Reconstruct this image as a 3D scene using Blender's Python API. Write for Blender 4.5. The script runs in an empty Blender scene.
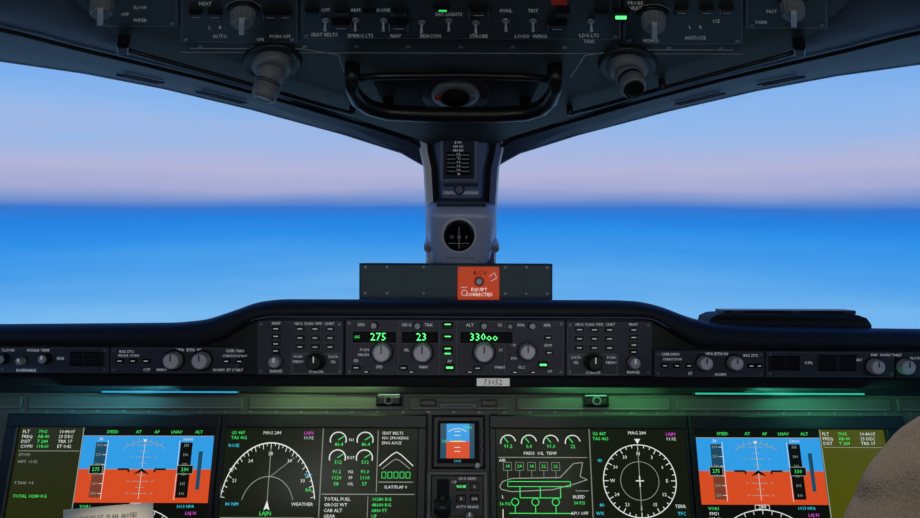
import bpy, bmesh, math, random
from mathutils import Vector, Matrix
random.seed(4)
EYE=1.25; PT=math.radians(4.7); SP,CP=math.sin(PT),math.cos(PT)
scene=bpy.context.scene
try:
    scene.view_settings.view_transform='Standard'
except Exception: pass

# ------------------------------------------------------------ materials
def lin(c):
    r=[]
    for v in c:
        v=v/255.0
        r.append(v/12.92 if v<=0.04045 else ((v+0.055)/1.055)**2.4)
    return (r[0],r[1],r[2],1)
MATS={}
def mat(name,rgb,rough=0.5,metal=0.0,emit=0.0,bump=0.0,bscale=200,var=0.0,spec=0.5,keep=False):
    if name in MATS: return MATS[name]
    m=bpy.data.materials.new(name); m.use_nodes=True
    nt=m.node_tree; p=nt.nodes['Principled BSDF']
    p.inputs['Base Color'].default_value=lin(rgb) if (emit==0 or keep) else (0.004,0.004,0.004,1)
    p.inputs['Roughness'].default_value=rough; p.inputs['Metallic'].default_value=metal
    p.inputs['Specular IOR Level'].default_value=spec
    if emit>0:
        p.inputs['Emission Color'].default_value=lin(rgb); p.inputs['Emission Strength'].default_value=emit
    if bump>0 or var>0:
        tc=nt.nodes.new('ShaderNodeTexCoord'); nz=nt.nodes.new('ShaderNodeTexNoise')
        nz.inputs['Scale'].default_value=bscale; nz.inputs['Detail'].default_value=4
        nt.links.new(tc.outputs['Object'],nz.inputs['Vector'])
        if bump>0:
            b=nt.nodes.new('ShaderNodeBump'); b.inputs['Strength'].default_value=bump; b.inputs['Distance'].default_value=0.002
            nt.links.new(nz.outputs['Fac'],b.inputs['Height']); nt.links.new(b.outputs['Normal'],p.inputs['Normal'])
        if var>0:
            mx=nt.nodes.new('ShaderNodeMixRGB'); mx.inputs[1].default_value=lin([v*(1-var) for v in rgb]); mx.inputs[2].default_value=lin([min(255,v*(1+var)) for v in rgb])
            nt.links.new(nz.outputs['Fac'],mx.inputs[0]); nt.links.new(mx.outputs[0],p.inputs['Base Color'])
    MATS[name]=m; return m
SHELL=mat('headliner_vinyl',(64,74,100),0.6,bump=0.25,bscale=300,var=0.1)
GLARE=mat('glareshield_vinyl',(24,29,38),0.6,bump=0.3,bscale=350,var=0.1)
PLATE=mat('panel_plate',(68,73,86),0.5,bump=0.1,bscale=500,var=0.06)
OVPL=mat('overhead_plate',(50,60,60),0.55,bump=0.1,bscale=500,var=0.08)
OVPL2=mat('overhead_module',(40,49,50),0.5,bump=0.1,bscale=500,var=0.05)
IPL=mat('instrument_plate',(104,108,100),0.55,bump=0.1,bscale=400,var=0.06)
BEZ=mat('bezel_black',(38,40,42),0.4,bump=0.08,bscale=500)
BLK=mat('black_plastic',(17,18,20),0.35,bump=0.05,bscale=500)
GAP=mat('gap_black',(6,7,9),0.8,bump=0.05)
KNB=mat('knob_grey',(200,202,208),0.4,0.1,bump=0.1,bscale=600)
KNL=mat('knob_light',(246,247,250),0.35,bump=0.1,bscale=600)
KNO=mat('knob_overhead',(122,127,130),0.45,bump=0.1,bscale=600)
MET=mat('brushed_metal',(160,166,178),0.35,0.5,bump=0.1,bscale=700)
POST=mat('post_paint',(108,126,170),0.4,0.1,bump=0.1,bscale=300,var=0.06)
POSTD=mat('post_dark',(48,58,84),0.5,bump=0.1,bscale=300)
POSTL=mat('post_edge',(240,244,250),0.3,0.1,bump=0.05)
CMP=mat('compass_paint',(180,194,222),0.35,0.1,bump=0.08,bscale=300,var=.04)
TEAL=mat('box_teal',(44,78,88),0.45,0.1,bump=0.15,bscale=300,var=0.08)
ORG=mat('placard_orange',(248,86,40),0.5,emit=.30,bump=0.05,keep=True)
LAB=mat('label_backlit',(205,210,212),0.6,emit=.42,bump=0.02,keep=True)
LABO=mat('label_overhead',(170,180,178),0.6,emit=.26,bump=0.02,keep=True)
LABD=mat('label_ink_dim',(140,148,150),0.6,emit=.10,bump=0.02,keep=True)
EDGE=mat('plate_edge',(104,112,124),0.5,emit=.02,bump=0.02,keep=True)
WHT=mat('white_plastic',(232,233,230),0.45,bump=0.05)
PAP=mat('paper',(244,234,212),0.8,bump=0.1,var=0.03,bscale=40)
INK=mat('ink_dark',(50,48,50),0.8,bump=0.02)
RED=mat('guard_red',(190,50,35),0.5,bump=0.05)
def em(n,c,s=1.0): return mat('glow_'+n,c,0.25,emit=s,spec=0.3)
EW=em('white',(225,230,225)); EG=em('green',(70,240,110)); EC=em('cyan',(60,210,235)); EM=em('magenta',(220,80,210))
EY=em('yellow',(245,220,70)); EB=em('sky',(48,156,228)); EO=em('earth',(214,76,34)); EK=em('black',(9,12,8))
EBG=em('screenbg',(18,24,11)); EOL=em('olive',(38,42,12)); EOL2=em('olive_bright',(74,78,8)); ED=em('tape',(28,74,98)); EGR=em('grey',(120,126,116))
EGL=em('annun_green',(90,255,130),1.6); EWD=em('white_dim',(150,158,146)); EDO=em('tape_low',(120,60,40))

# ------------------------------------------------------------ frames (drawing sheets on real planes)
def cw(xc,yc,zc): return Vector((xc, zc*CP+yc*SP, EYE-zc*SP+yc*CP))
def S(x,y,d): return cw((x-460)/650*d,(259-y)/650*d,d)
def G(x,y,n=0):   # glareshield face, leans back 4.7 deg, 1 m ahead
    return Vector((0,0.9851,1.0286))+Vector(((x-460)*.0015385,0,0))+Vector((0,SP,CP))*((350-y)*.0015385)+Vector((0,-CP,SP))*n
vD=Vector((0,.3371,.9415)); nD=Vector((0,-.9415,.3371))
def D(x,y,n=0):   # instrument panel, leans back ~20 deg
    return Vector((0,1.0181,.8195))+Vector(((x-460)*.001615,0,0))+vD*((473-y)*.00154)+nD*n
class SlopedSheet:
    def __init__(s,y1,d1,y2,d2,sy=1):
        s.sy=sy
        s.a=((259-y1)/650*d1,d1); b=((259-y2)/650*d2,d2); s.d=(b[0]-s.a[0],b[1]-s.a[1])
        l=math.hypot(*s.d); n=(-s.d[1]/l,s.d[0]/l)
        if n[0]*-s.a[0]+n[1]*-s.a[1]<0: n=(-n[0],-n[1])
        s.n=n
    def __call__(s,x,y,n=0):
        t=(259-y)/650; k=(t*s.a[1]-s.a[0])/(s.d[0]-t*s.d[1])
        yc=s.a[0]+k*s.d[0]; zc=s.a[1]+k*s.d[1]
        return cw((x-460)/650*zc,yc+n*s.n[0],zc+n*s.n[1])
OV=SlopedSheet(130,1.05,0,.72,.62)
PO=SlopedSheet(130,1.09,262,1.20)

# ------------------------------------------------------------ mesh builder
GL={}
def glyphs(s,al):
    k=(s,al)
    if k in GL: return GL[k]
    c=bpy.data.curves.new('t','FONT'); c.body=s; c.size=1; c.align_x=al; c.align_y='CENTER'; c.resolution_u=1; c.fill_mode='BOTH'
    o=bpy.data.objects.new('t',c); scene.collection.objects.link(o)
    dg=bpy.context.evaluated_depsgraph_get(); me=bpy.data.meshes.new_from_object(o.evaluated_get(dg))
    vs=[(v.co.x,v.co.y) for v in me.vertices]; fs=[tuple(p.vertices) for p in me.polygons]
    bpy.data.objects.remove(o); bpy.data.curves.remove(c); bpy.data.meshes.remove(me)
    GL[k]=(vs,fs); return GL[k]
class B:
    def __init__(s,name): s.name=name; s.bm=bmesh.new(); s.mats=[]
    def mi(s,m):
        if m not in s.mats: s.mats.append(m)
        return s.mats.index(m)
    def face(s,vs,m,smooth=False):
        try: f=s.bm.faces.new(vs)
        except ValueError: return
        f.material_index=s.mi(m); f.smooth=smooth
    def V(s,p): return s.bm.verts.new(p)
    def box(s,fr,x0,y0,x1,y1,n0,n1,m,ch=0,chn=None):
        if chn is None: chn=ch*.0012
        lv=[(x0,y0,x1,y1,n0)]
        if ch>0: lv+=[(x0,y0,x1,y1,n1-chn),(x0+ch,y0+ch,x1-ch,y1-ch,n1)]
        else: lv+=[(x0,y0,x1,y1,n1)]
        L=[[s.V(fr(a,b,n)) for a,b in((p,q),(r,q),(r,t),(p,t))] for p,q,r,t,n in lv]
        s.stack(L,m)
    def stack(s,L,m,smooth=False,cap0=True,cap1=True):
        for A,C in zip(L,L[1:]):
            k=len(A)
            for i in range(k): s.face([A[i],A[(i+1)%k],C[(i+1)%k],C[i]],m,smooth)
        if cap0: s.face(L[0],m)
        if cap1: s.face(L[-1],m)
    def prism(s,fr,pts,n0,n1,m,ch=0):
        L=[[s.V(fr(x,y,n0)) for x,y in pts],[s.V(fr(x,y,n1)) for x,y in pts]]
        s.stack(L,m)
    def cyl(s,fr,x,y,r,n0,n1,m,r2=None,seg=20,knurl=0,smooth=True):
        if r2 is None: r2=r
        sy=getattr(fr,'sy',1); L=[]
        for n,rr in((n0,r),(n1,r2)):
            ring=[]
            for i in range(seg):
                a=2*math.pi*i/seg; q=rr*(1-knurl*(i%2))
                ring.append(s.V(fr(x+q*math.cos(a),y+q*sy*math.sin(a),n)))
            L.append(ring)
        s.stack(L,m,smooth and not knurl)
    def knob(s,fr,x,y,r,h,m,cap=None,n=0,ptr=True):
        s.cyl(fr,x,y,r*1.18,n,n+h*.18,BLK,seg=24)
        s.cyl(fr,x,y,r,n+h*.18,n+h*.8,m,r2=r*.93,seg=32,knurl=.07)
        s.cyl(fr,x,y,r*.9,n+h*.8,n+h,cap or m,r2=r*.72,seg=24)
        if ptr: s.box(fr,x-.6,y-r*.7,x+.6,y,n+h,n+h+.0004,INK if cap is KNL else LAB)
    def ring(s,fr,x,y,r,w,n,m,a0=0,a1=360,seg=40,sy=1):
        k=max(3,int(seg*abs(a1-a0)/360)); P=[]
        for i in range(k+1):
            a=math.radians(a0+(a1-a0)*i/k); c,q=math.cos(a),-math.sin(a)*sy
            P.append((s.V(fr(x+(r-w/2)*c,y+(r-w/2)*q,n)),s.V(fr(x+(r+w/2)*c,y+(r+w/2)*q,n))))
        for A,C in zip(P,P[1:]): s.face([A[0],A[1],C[1],C[0]],m)
    def line(s,fr,pts,w,n,m):
        for (x0,y0),(x1,y1) in zip(pts,pts[1:]):
            dx,dy=x1-x0,y1-y0; l=math.hypot(dx,dy) or 1; a,b=-dy/l*w/2,dx/l*w/2
            s.face([s.V(fr(x0+a,y0+b,n)),s.V(fr(x1+a,y1+b,n)),s.V(fr(x1-a,y1-b,n)),s.V(fr(x0-a,y0-b,n))],m)
    def outline(s,fr,x0,y0,x1,y1,w,n,m): s.line(fr,[(x0,y0),(x1,y0),(x1,y1),(x0,y1),(x0,y0)],w,n,m)
    def poly(s,fr,pts,n,m): s.face([s.V(fr(x,y,n)) for x,y in pts],m)
    def rect(s,fr,x0,y0,x1,y1,n,m): s.poly(fr,[(x0,y0),(x1,y0),(x1,y1),(x0,y1)],n,m)
    def text(s,fr,t,x,y,size,n,m,al='CENTER'):
        vs,fs=glyphs(t,al); V=[s.V(fr(x+a*size,y-b*size,n)) for a,b in vs]
        for f in fs: s.face([V[i] for i in f],m)
    def screw(s,fr,x,y,n,r=1.6):
        s.cyl(fr,x,y,r,n,n+.0008,MET,seg=10); s.line(fr,[(x-r*.6,y-r*.6),(x+r*.6,y+r*.6)],.5,n+.001,GAP)
    def tube(s,pts,r,m,seg=10,closed=False,smooth=True):
        n=len(pts); L=[]
        for i,p in enumerate(pts):
            a=pts[(i-1)%n] if closed or i>0 else pts[i]; b=pts[(i+1)%n] if closed or i<n-1 else pts[i]
            t=(b-a).normalized(); u=t.cross(Vector((0.1,1,.2))).normalized(); v=t.cross(u).normalized()
            rr=r[i] if isinstance(r,(list,tuple)) else r
            L.append([s.V(p+(u*math.cos(2*math.pi*k/seg)+v*math.sin(2*math.pi*k/seg))*rr) for k in range(seg)])
        if closed: s.stack(L+[L[0]],m,smooth,False,False)
        else: s.stack(L,m,smooth)
    def loft(s,rows,m,smooth=True):
        R=[[s.V(p) for p in r] for r in rows]
        for a,b in zip(R,R[1:]):
            for i in range(len(a)-1): s.face([a[i],a[i+1],b[i+1],b[i]],m,smooth)
    def done(s,parent=None,bevel=0,solid=0):
        bmesh.ops.recalc_face_normals(s.bm,faces=s.bm.faces)
        c=Vector((0,0,0))
        if s.bm.verts:
            xs=[v.co for v in s.bm.verts]
            c=Vector([(min(p[i] for p in xs)+max(p[i] for p in xs))/2 for i in range(3)])
        if parent: c=Vector((0,0,0))
        for v in s.bm.verts: v.co-=c
        me=bpy.data.meshes.new(s.name); s.bm.to_mesh(me); s.bm.free()
        for m in s.mats: me.materials.append(m)
        o=bpy.data.objects.new(s.name,me); o.location=c; scene.collection.objects.link(o)
        if bevel:
            md=o.modifiers.new('bevel','BEVEL'); md.width=bevel; md.segments=2; md.limit_method='ANGLE'
        if parent: o.parent=parent
        return o

# ------------------------------------------------------------ room shell
LX=1.15
b=B('floor'); b.box(lambda x,y,n:Vector((x,y,n)),-LX,-1,LX,1.4,-.05,0,mat('carpet',(50,54,62),.95,bump=.5,bscale=500,var=.2)); b.done()
b=B('ceiling'); b.box(lambda x,y,n:Vector((x,y,n)),-LX,-1,LX,.86,1.6,1.63,SHELL); b.done()
b=B('wall_back'); b.box(lambda x,y,n:Vector((x,n,y)),-LX,0,LX,1.6,-1.05,-1.0,SHELL); b.done()
for sg,nm in((-1,'wall_left'),(1,'wall_right')):
    b=B(nm); F=lambda x,y,n:Vector((sg*(LX+n),x,y))
    b.prism(F,[(-1,0),(1.4,0),(1.38,.95),(1.30,1.05),(-1,1.05)],0,.04,SHELL)
    b.prism(F,[(-1,1.45),(.80,1.45),(.8,1.6),(-1,1.6)],0,.04,SHELL)
    b.prism(F,[(-1,1.05),(.15,1.05),(.10,1.45),(-1,1.45)],0,.04,SHELL)
    b.prism(F,[(.82,1.05),(1.3,1.05),(.85,1.55),(.80,1.55)],0,.04,SHELL)
    b.done()
b=B('wall_front'); b.box(lambda x,y,n:Vector((x,n,y)),-LX,0,LX,.93,1.36,1.40,SHELL); b.done()

Apts=[(423,165,1.125),(400,152,1.12),(340,133,1.11),(250,109,1.09),(160,88,1.06),(80,73,1.03),(0,62,1.0),(-100,50,.96)]
Bpts=[(427,142),(412,135),(372,122),(300,99),(235,79),(175,61),(135,46),(112,30)]
rowsA=[S(*p) for p in Apts]+[Vector((-LX,.85,1.5)),Vector((-LX,.7,1.56)),Vector((-LX,.3,1.6))]
rowsB=[OV(x,y,.004) for x,y in Bpts]+[OV(78,2,.004),OV(20,-60,.004),OV(-120,-260,.004)]
def mir(v): return Vector((-v.x,v.y,v.z))
for sg in(0,1):
    b=B('trim_headliner')
    A=[mir(p) if sg else p for p in rowsA]; Bq=[mir(p) if sg else p for p in rowsB]
    rows=[]
    for p,q in zip(A,Bq):
        up=Vector((0,.02,.035))
        rows.append([p+up,p+Vector((0,0.004,.006)),p,p+(q-p)*.05+Vector((0,0,-.004)),p+(q-p)*.35+Vector((0,0,.004)),p+(q-p)*.7+Vector((0,0,.012)),q+Vector((0,0,.012)),q+Vector((0,0,.05))])
    b.loft(rows,SHELL)
    b.tube([p+(q-p)*.08+Vector((0,0,-.003)) for p,q in zip(A,Bq)],.0014,POST,6)  # paler bead puts the edge highlight into the colour
    b.tube([p+(q-p)*.62+Vector((0,0,.006)) for p,q in zip(A,Bq)][:9],.003,GAP,6)
    for i in(3,4):
        for t in(.2,.28):
            p0=A[i]+(Bq[i]-A[i])*t; p1=A[i+1]+(Bq[i+1]-A[i+1])*t
            b.tube([p0.lerp(p1,.2)+Vector((0,0,-.001)),p0.lerp(p1,.75)+Vector((0,0,-.001))],.0016,POSTD,6)
    b.done()

# glareshield profiles
HT=[(-290,328),(0,326),(175,324),(205,321),(232,312),(256,303),(280,300),(300,300),(620,300),(640,301),(662,306),(690,317),(715,323),(760,326),(920,328),(1210,329)]
HL=[(-290,346),(0,346),(185,346),(205,344.5),(228,337),(248,324),(262,319),(275,317.5),(640,317.5),(652,319),(668,329),(688,341),(704,346.5),(740,348),(1210,349)]
def lerpT(T,x):
    for (a,p),(c,q) in zip(T,T[1:]):
        if x<=c: return p+(q-p)*max(0,(x-a)/(c-a))
    return T[-1][1]
xs=[-290,-200,-100]+list(range(0,170,20))+list(range(170,300,6))+list(range(300,640,20))+list(range(636,760,6))+list(range(780,1211,40))
sm=lambda T,x:(lerpT(T,x-6)+lerpT(T,x)+lerpT(T,x+6))/3
b=B('glareshield'); rows=[]
for x in xs:
    ht=sm(HT,x); hl=sm(HL,x)
    bk=lambda d:259+(ht-259)*d+5*(d-1)/.1
    rows.append([G(x,hl+2,-.02),G(x,hl+1,.006),G(x,hl-1,.014),G(x,hl-4,.018),G(x,(ht+hl)/2,.018),G(x,ht+4,.012),G(x,ht+1.5,.004),G(x,ht,-.008),G(x,bk(1.04),-.04),G(x,bk(1.15),-.15),G(x,bk(1.34),-.34),G(x,bk(1.34)+60,-.35)])
b.loft(rows,GLARE)
b.tube([G(x,sm(HL,x)-1.2,.015) for x in xs if 250<=x<=670],.0008,POST,6)  # thin pale bead modelled in place of the specular line on the lip
R=[]
for x in xs: R.append([G(x,sm(HL,x),-.006),G(x,376.5+(x-460)*.001,-.006)])
b.loft(R,BEZ,False)
b.box(G,-290,376,1210,386,-.09,.010,GAP,1.5)
b.done()

# windscreen glass
gm=bpy.data.materials.new('windscreen_glass'); gm.use_nodes=True; nt=gm.node_tree
for n in list(nt.nodes): nt.nodes.remove(n)
o_=nt.nodes.new('ShaderNodeOutputMaterial'); tr=nt.nodes.new('ShaderNodeBsdfTransparent'); gl=nt.nodes.new('ShaderNodeBsdfGlossy'); mx=nt.nodes.new('ShaderNodeMixShader')
gl.inputs['Roughness'].default_value=.02; mx.inputs[0].default_value=.03; tr.inputs[0].default_value=(.98,.99,1,1)
nt.links.new(tr.outputs[0],mx.inputs[1]); nt.links.new(gl.outputs[0],mx.inputs[2]); nt.links.new(mx.outputs[0],o_.inputs[0])
for sg,nm in((0,'window_1'),(1,'window_2')):
    b=B(nm); rows=[]
    for i,p in enumerate(rowsA[:9]):
        t=i/8; q=Vector((-.06-(LX-.06)*t,1.345,1.04)); pp=p+Vector((0,.008,.006))
        r=[pp.lerp(q,k/6)+Vector((0,.04*math.sin(math.pi*k/6),0)) for k in range(7)]
        rows.append([mir(v) if sg else v for v in r])
    b.loft(rows,gm); b.done()

# ------------------------------------------------------------ centre window post
b=B('trim_window_post')
prof=[(118,44),(150,42),(168,38),(200,36),(262,35),(300,36)]
rows=[]
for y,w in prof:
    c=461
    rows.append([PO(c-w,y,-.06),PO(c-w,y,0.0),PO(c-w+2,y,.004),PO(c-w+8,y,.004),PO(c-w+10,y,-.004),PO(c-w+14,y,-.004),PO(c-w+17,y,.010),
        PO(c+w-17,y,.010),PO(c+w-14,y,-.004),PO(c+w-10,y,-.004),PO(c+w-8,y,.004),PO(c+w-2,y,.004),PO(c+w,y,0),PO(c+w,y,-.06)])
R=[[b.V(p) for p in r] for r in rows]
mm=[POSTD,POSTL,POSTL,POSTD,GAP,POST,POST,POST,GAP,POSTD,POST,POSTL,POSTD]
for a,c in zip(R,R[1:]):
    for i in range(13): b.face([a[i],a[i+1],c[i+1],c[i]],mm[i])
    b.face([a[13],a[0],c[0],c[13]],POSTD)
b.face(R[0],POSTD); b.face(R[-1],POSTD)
for y in(181,189): b.box(PO,443,y,478,y+3,.010,.0135,POSTL if y==189 else POSTD,.4)
b.cyl(PO,459,186,5.5,.0125,.018,POSTD,seg=16); b.cyl(PO,459,186,3.5,.018,.019,MET,seg=16)
b.screw(PO,447,194,.0115); b.screw(PO,473,194,.0115)
b.done()
b=B('compass_correction_card')
b.box(PO,440,133,477,179,.010,.015,MET,1)
b.rect(PO,443,136,474,176,.0152,POSTD)
for i in range(9): b.text(PO,random.choice(['N 002','030 031','060 059','E 091','120 121','S 180','210 208','W 270','300 301']),458,140+i*3.9,3.2,.0155,LAB)
b.box(PO,446,149,456.5,172,.0152,.017,BLK,.5); b.box(PO,460,149,470.5,172,.0152,.017,BLK,.5)
for x in(451,465):
    for i in range(5): b.line(PO,[(x-4,152+i*4),(x+4,152+i*4)],.7,.0172,LABD)
b.done()
b=B('magnetic_compass')
# rounded, half-cylinder housing
prof2=[(427,203,495,262,.004),(427,203,495,262,.018)]
def hous(gx,n):
    ring=[]; cx,cy=461,232
    for (x,y) in[(427,206),(430,202),(438,200),(484,200),(492,202),(496,206),(495,222),(493,240),(490,253),(484,260),(476,262),(446,262),(438,260),(432,253),(429,240),(427,222)]:
        ring.append(b.V(PO(cx+(x-cx)*gx,cy+(y-cy)*(1-(1-gx)*.55),n)))
    return ring
b.stack([hous(1,.004),hous(1,.018),hous(.95,.030),hous(.84,.039),hous(.70,.044),hous(.55,.046)],CMP,True)
b.box(PO,437,196,485,201,.004,.030,POSTD,1.5)
b.cyl(PO,459,224,17,.040,.050,POSTL,seg=36); b.cyl(PO,459,224,15.5,.048,.056,BLK,r2=14,seg=36)
b.cyl(PO,459,224,13,.056,.0565,mat('compass_glass',(10,14,22),.05,bump=.01),seg=36)
b.line(PO,[(459,214),(459,235)],.6,.0572,LABD)
for i,t in enumerate(['33','N','3']): b.text(PO,t,452+i*7,224,4.5,.0572,LABD)
b.line(PO,[(449,230),(469,230)],.5,.0572,LABD)
for x in(436,484): b.screw(PO,x,209,.0335,1.8); b.screw(PO,x,250,.0335,1.8)
b.text(PO,'CAUTION COMPASS',460,247,3,.0465,INK)
for x in(429,494):
    b.cyl(PO,x,241,4.5,.006,.03,CMP,seg=14); b.cyl(PO,x,241,2.6,.03,.034,MET,seg=12)
b.done()

# ------------------------------------------------------------ avionics box + placard
b=B('head_up_display_box')
b.box(G,349,264,562,310,-.20,-.10,TEAL,2.2)
for y in(268,297):
    for x in(356,380,420,510,533,556): b.screw(G,x,y,-.0995,1.4)
b.line(G,[(354,273),(454,273)],.7,-.0994,POSTD); b.line(G,[(506,273),(558,273)],.7,-.0994,POSTD)
for x in(395,530): b.line(G,[(x,266),(x,305)],.8,-.0994,POSTD)
b.done()
b=B('warning_placard')
b.box(G,457.5,267.5,503,304,-.0985,-.0925,ORG,1)
b.text(G,'RCV',482,274.5,8,-.0922,INK); b.text(G,'EQUIPT',481,292.5,5.2,-.0922,EW); b.text(G,'CORRECTED',481,298,5.2,-.0922,EW)
b.cyl(G,481,283.5,5.5,-.0925,-.0915,RED,seg=24); b.cyl(G,481,283.5,3.2,-.0915,-.0905,KNL,seg=20)
for x in(461,499): b.screw(G,x,271,-.0922,1.4)
b.line(G,[(492,278),(498,274),(500,280),(494,283)],.8,-.0921,LAB)
b.ring(G,465,296,3,.9,-.0921,LAB); b.line(G,[(461,290),(468,290)],.8,-.0921,LAB)
b.done()

# ------------------------------------------------------------ clip tray on right of glareshield
b=B('document_tray')
pts=[(714,325),(716,318),(724,314.5),(742,313.5),(866,315),(875,318),(880,325),(880,331),(714,329)]
b.prism(G,pts,-.07,-.02,GLARE)
b.box(G,722,317,868,320,-.02,-.016,BLK,.8)
b.box(G,719,323,877,326,-.02,-.0165,BEZ,.6)
b.box(G,732,311,868,315,-.065,-.03,BLK,1)
for x in(740,800,855): b.box(G,x,311.5,x+12,314.5,-.03,-.027,POSTD,.5)
b.done()

# ------------------------------------------------------------ glareshield control panels
def button(b,fr,x,y,w=7,h=4.5,n=.003,m=BLK,lab=None):
    b.box(fr,x-w/2,y-h/2,x+w/2,y+h/2,n,n+.003,m,.5)
    b.outline(fr,x-w/2-.5,y-h/2-.5,x+w/2+.5,y+h/2+.5,.3,n+.0004,EDGE)
    b.line(fr,[(x-w*.25,y),(x+w*.25,y)],.8,n+.0032,LAB)
def plate(b,fr,x0,y0,x1,y1,m=PLATE,n=.003,ed=EDGE):
    b.box(fr,x0,y0,x1,y1,-.006,n,m,.9)
    b.outline(fr,x0+1.6,y0+1.6,x1-1.6,y1-1.6,.35,n+.0002,ed)
    for x in(x0+4,x1-4):
        for y in(y0+4,y1-4): b.screw(fr,x,y,n,1.4)
def tx(b,fr,items,n=.0033,m=LAB):
    for t,x,y,s in items: b.text(fr,t,x,y,s,n,m)

b=B('autopilot_control_panel')
plate(b,G,346,319.5,565,375.5)
b.line(G,[(399,321),(399,374)],.6,.0033,EDGE); b.line(G,[(440,321),(440,374)],.6,.0033,EDGE); b.line(G,[(457,321),(457,374)],.6,.0033,EDGE); b.line(G,[(505,321),(505,374)],.5,.0033,EDGE)
for x0,x1,t,xt in((353,397,'275',379),(402,439,'23',422),(460,513,'330oo',484)):
    b.box(G,x0,331,x1,343,.003,.005,GAP,.8); b.outline(G,x0,331,x1,343,.5,.0052,EDGE)
    b.text(G,t,xt,337,11,.0053,EGL)
b.text(G,'IAS',358,337,4,.0053,EG)
for x,y,r in((383,352,10),(423,352,10),(484,351.5,10.5),(527,350.5,8.5)):
    b.knob(G,x,y,r,.018,KNB,KNL,.003)
for x in(375,418,484,532): b.knob(G,x,325.5,3.6,.009,BLK,KNB,.003,False)
for y in(325,337,349): b.box(G,443,y-3.5,453,y+3.5,.003,.0065,BLK,.6); b.line(G,[(445,y-1),(451,y-1)],1.1,.0067,EGL)
b.line(G,[(445,353),(451,353)],1.3,.0067,EGL)
for x in(357,404,478): button(b,G,x,367.5,9,5)
for x,y in((450,367),(543,364)): b.box(G,x-5,y-3.5,x+5,y+3.5,.003,.006,BLK,.5); b.rect(G,x-3.4,y-1,x+3.4,y+1,.0063,EGL)
b.knob(G,510,326,2.5,.006,BLK,KNB,.003,False)
button(b,G,548,337,8,5); button(b,G,549,352,8,5)
tx(b,G,[('SPD',362,325,4.4),('HDG',407,325,4.4),('TRK',429,325,4.4),('ALT',470,325,4.4),('VS',500,325,4.4),('FPA',521,325,4.4),('XFR',547,325,4.2),('PUSH',365,350,3.8),('MACH',364,355,3.8),('SEL',407,350,3.8),('FD',357,361,4.2),('SPD',380,367,4.2),('NAV',424,367,4.2),('AP',450,361,3.8),('VNAV',500,367,4),('FLC',522,367,4),('AT',550,371,3.7),('UP',514,345,3.6),('DN',514,358,3.6),('FT',501,350,3.8),('EDM',548,345,3.6)])
for x in(367,412,470,515,533): button(b,G,x,371.5,7,3)
b.done()
def sidecp(x0,flip):
    b=B('display_control_panel'); f=lambda x:x0+(88-x if flip else x)
    plate(b,G,x0+1,320.5,x0+87,375.5)
    for i,y in enumerate((329,336.5,344,351)): button(b,G,f(20),y,9,5)
    for i in range(3):
        for j in range(3): button(b,G,f(44+i*15),329+j*9,9,5.2)
    b.text(G,'HDG  PLAN  MFD  CHRT',f(58),324,3.6,.0033,LAB); b.text(G,'FRMT',f(20),324,3.6,.0033,LAB)
    b.knob(G,f(20),361.5,6.5,.014,KNB,KNB,.003); b.knob(G,f(60),361,8.5,.020,BLK,BLK,.003)
    tx(b,G,[('RANGE',f(20),371.5,3.8),('PUSH',f(42),357,3.6),('MENU',f(42),362,3.8),('DATA',f(77),357,3.6),('SEL',f(77),362,3.6),('CURSOR',f(60),372,3.8)])
    b.outline(G,f(36),354,f(84),374,.4,.0033,LABD)
    return b.done()
sidecp(257,False); sidecp(565,True)
def strip(x0,sgn,left):
    b=B('lighting_control_panel' )
    f=lambda x:x0+x
    y0=347.5 if left else 349.5; yb=y0+27
    plate(b,G,f(0),y0,f(110),yb); plate(b,G,f(111.5),y0,f(240),yb)
    return b,y0
b,y0=strip(0,1,True); cy=y0+12
b.box(G,-180,y0,-2,y0+27,-.006,.003,PLATE,.9)
for x in(6,48): b.knob(G,x,cy,5,.012,BLK,KNB,.003)
b.knob(G,25,cy+2,4,.012,KNB,None,.003)
for x in(80,97): b.box(G,x-7.5,cy-7,x+7.5,cy+7,.003,.008,BLK,1.2); b.line(G,[(x-5,cy),(x+5,cy)],.5,.0083,POSTD)
for x in(176,204): b.knob(G,x,cy+1,9,.016,KNB,KNL,.003)
for x in(122,135,148,228,241): button(b,G,x,cy+2,8,5)
tx(b,G,[('FLOOD',10,y0+4,4),('WSHLD TEMP',40,y0+4,3.8),('RV/ENABLE',28,y0+24,4),('SIDE',62,cy,3.8),('RVS STC',128,y0+5,4),('MODE  PUSH',130,y0+9,3.6),('HPA  BTN  IN',190,y0+3.2,4.2),('CHRONO',236,y0+4,4.2),('START/STOP/RST',236,y0+9,3.2),('ET START',236,y0+23,3.8),('BARO',163,y0+23,3.8),('NORM',220,y0+23,3.8),('CCP',148,y0+23,3.8)])
b.done()
b,y0=strip(654,1,False); cy=y0+12
b.box(G,896,y0,1100,y0+27,-.006,.003,PLATE,.9)
for x in(703,733): b.knob(G,x,cy,7.5,.015,KNB,KNL,.003)
for x in(775,791): b.box(G,x-7,cy-7,x+7,cy+7,.003,.008,BLK,1.2)
for x in(826,846): b.box(G,x-9,cy-8,x+9,cy+8,.003,.006,BLK,1.2)
for x in(872,902): b.knob(G,x,cy+3,8,.015,KNB,KNL,.003)
for x in(664,676,688,750,758): button(b,G,x,cy+3,7,5)
tx(b,G,[('CHRONO',670,y0+4,4.2),('HPA BTN IN',716,y0+3.4,4.2),('START/STOP',672,y0+9,3.4),('RVS STC',750,y0+5,4),('ET',690,y0+23,3.8),('MAP  WORKTABLE',885,y0+4,3.6),('BRT',858,y0+9,3.6),('NORM',720,y0+24,3.8),('FLOOD',915,y0+7,3.6),('DSPL',808,cy,3.6)])
b.done()
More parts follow.
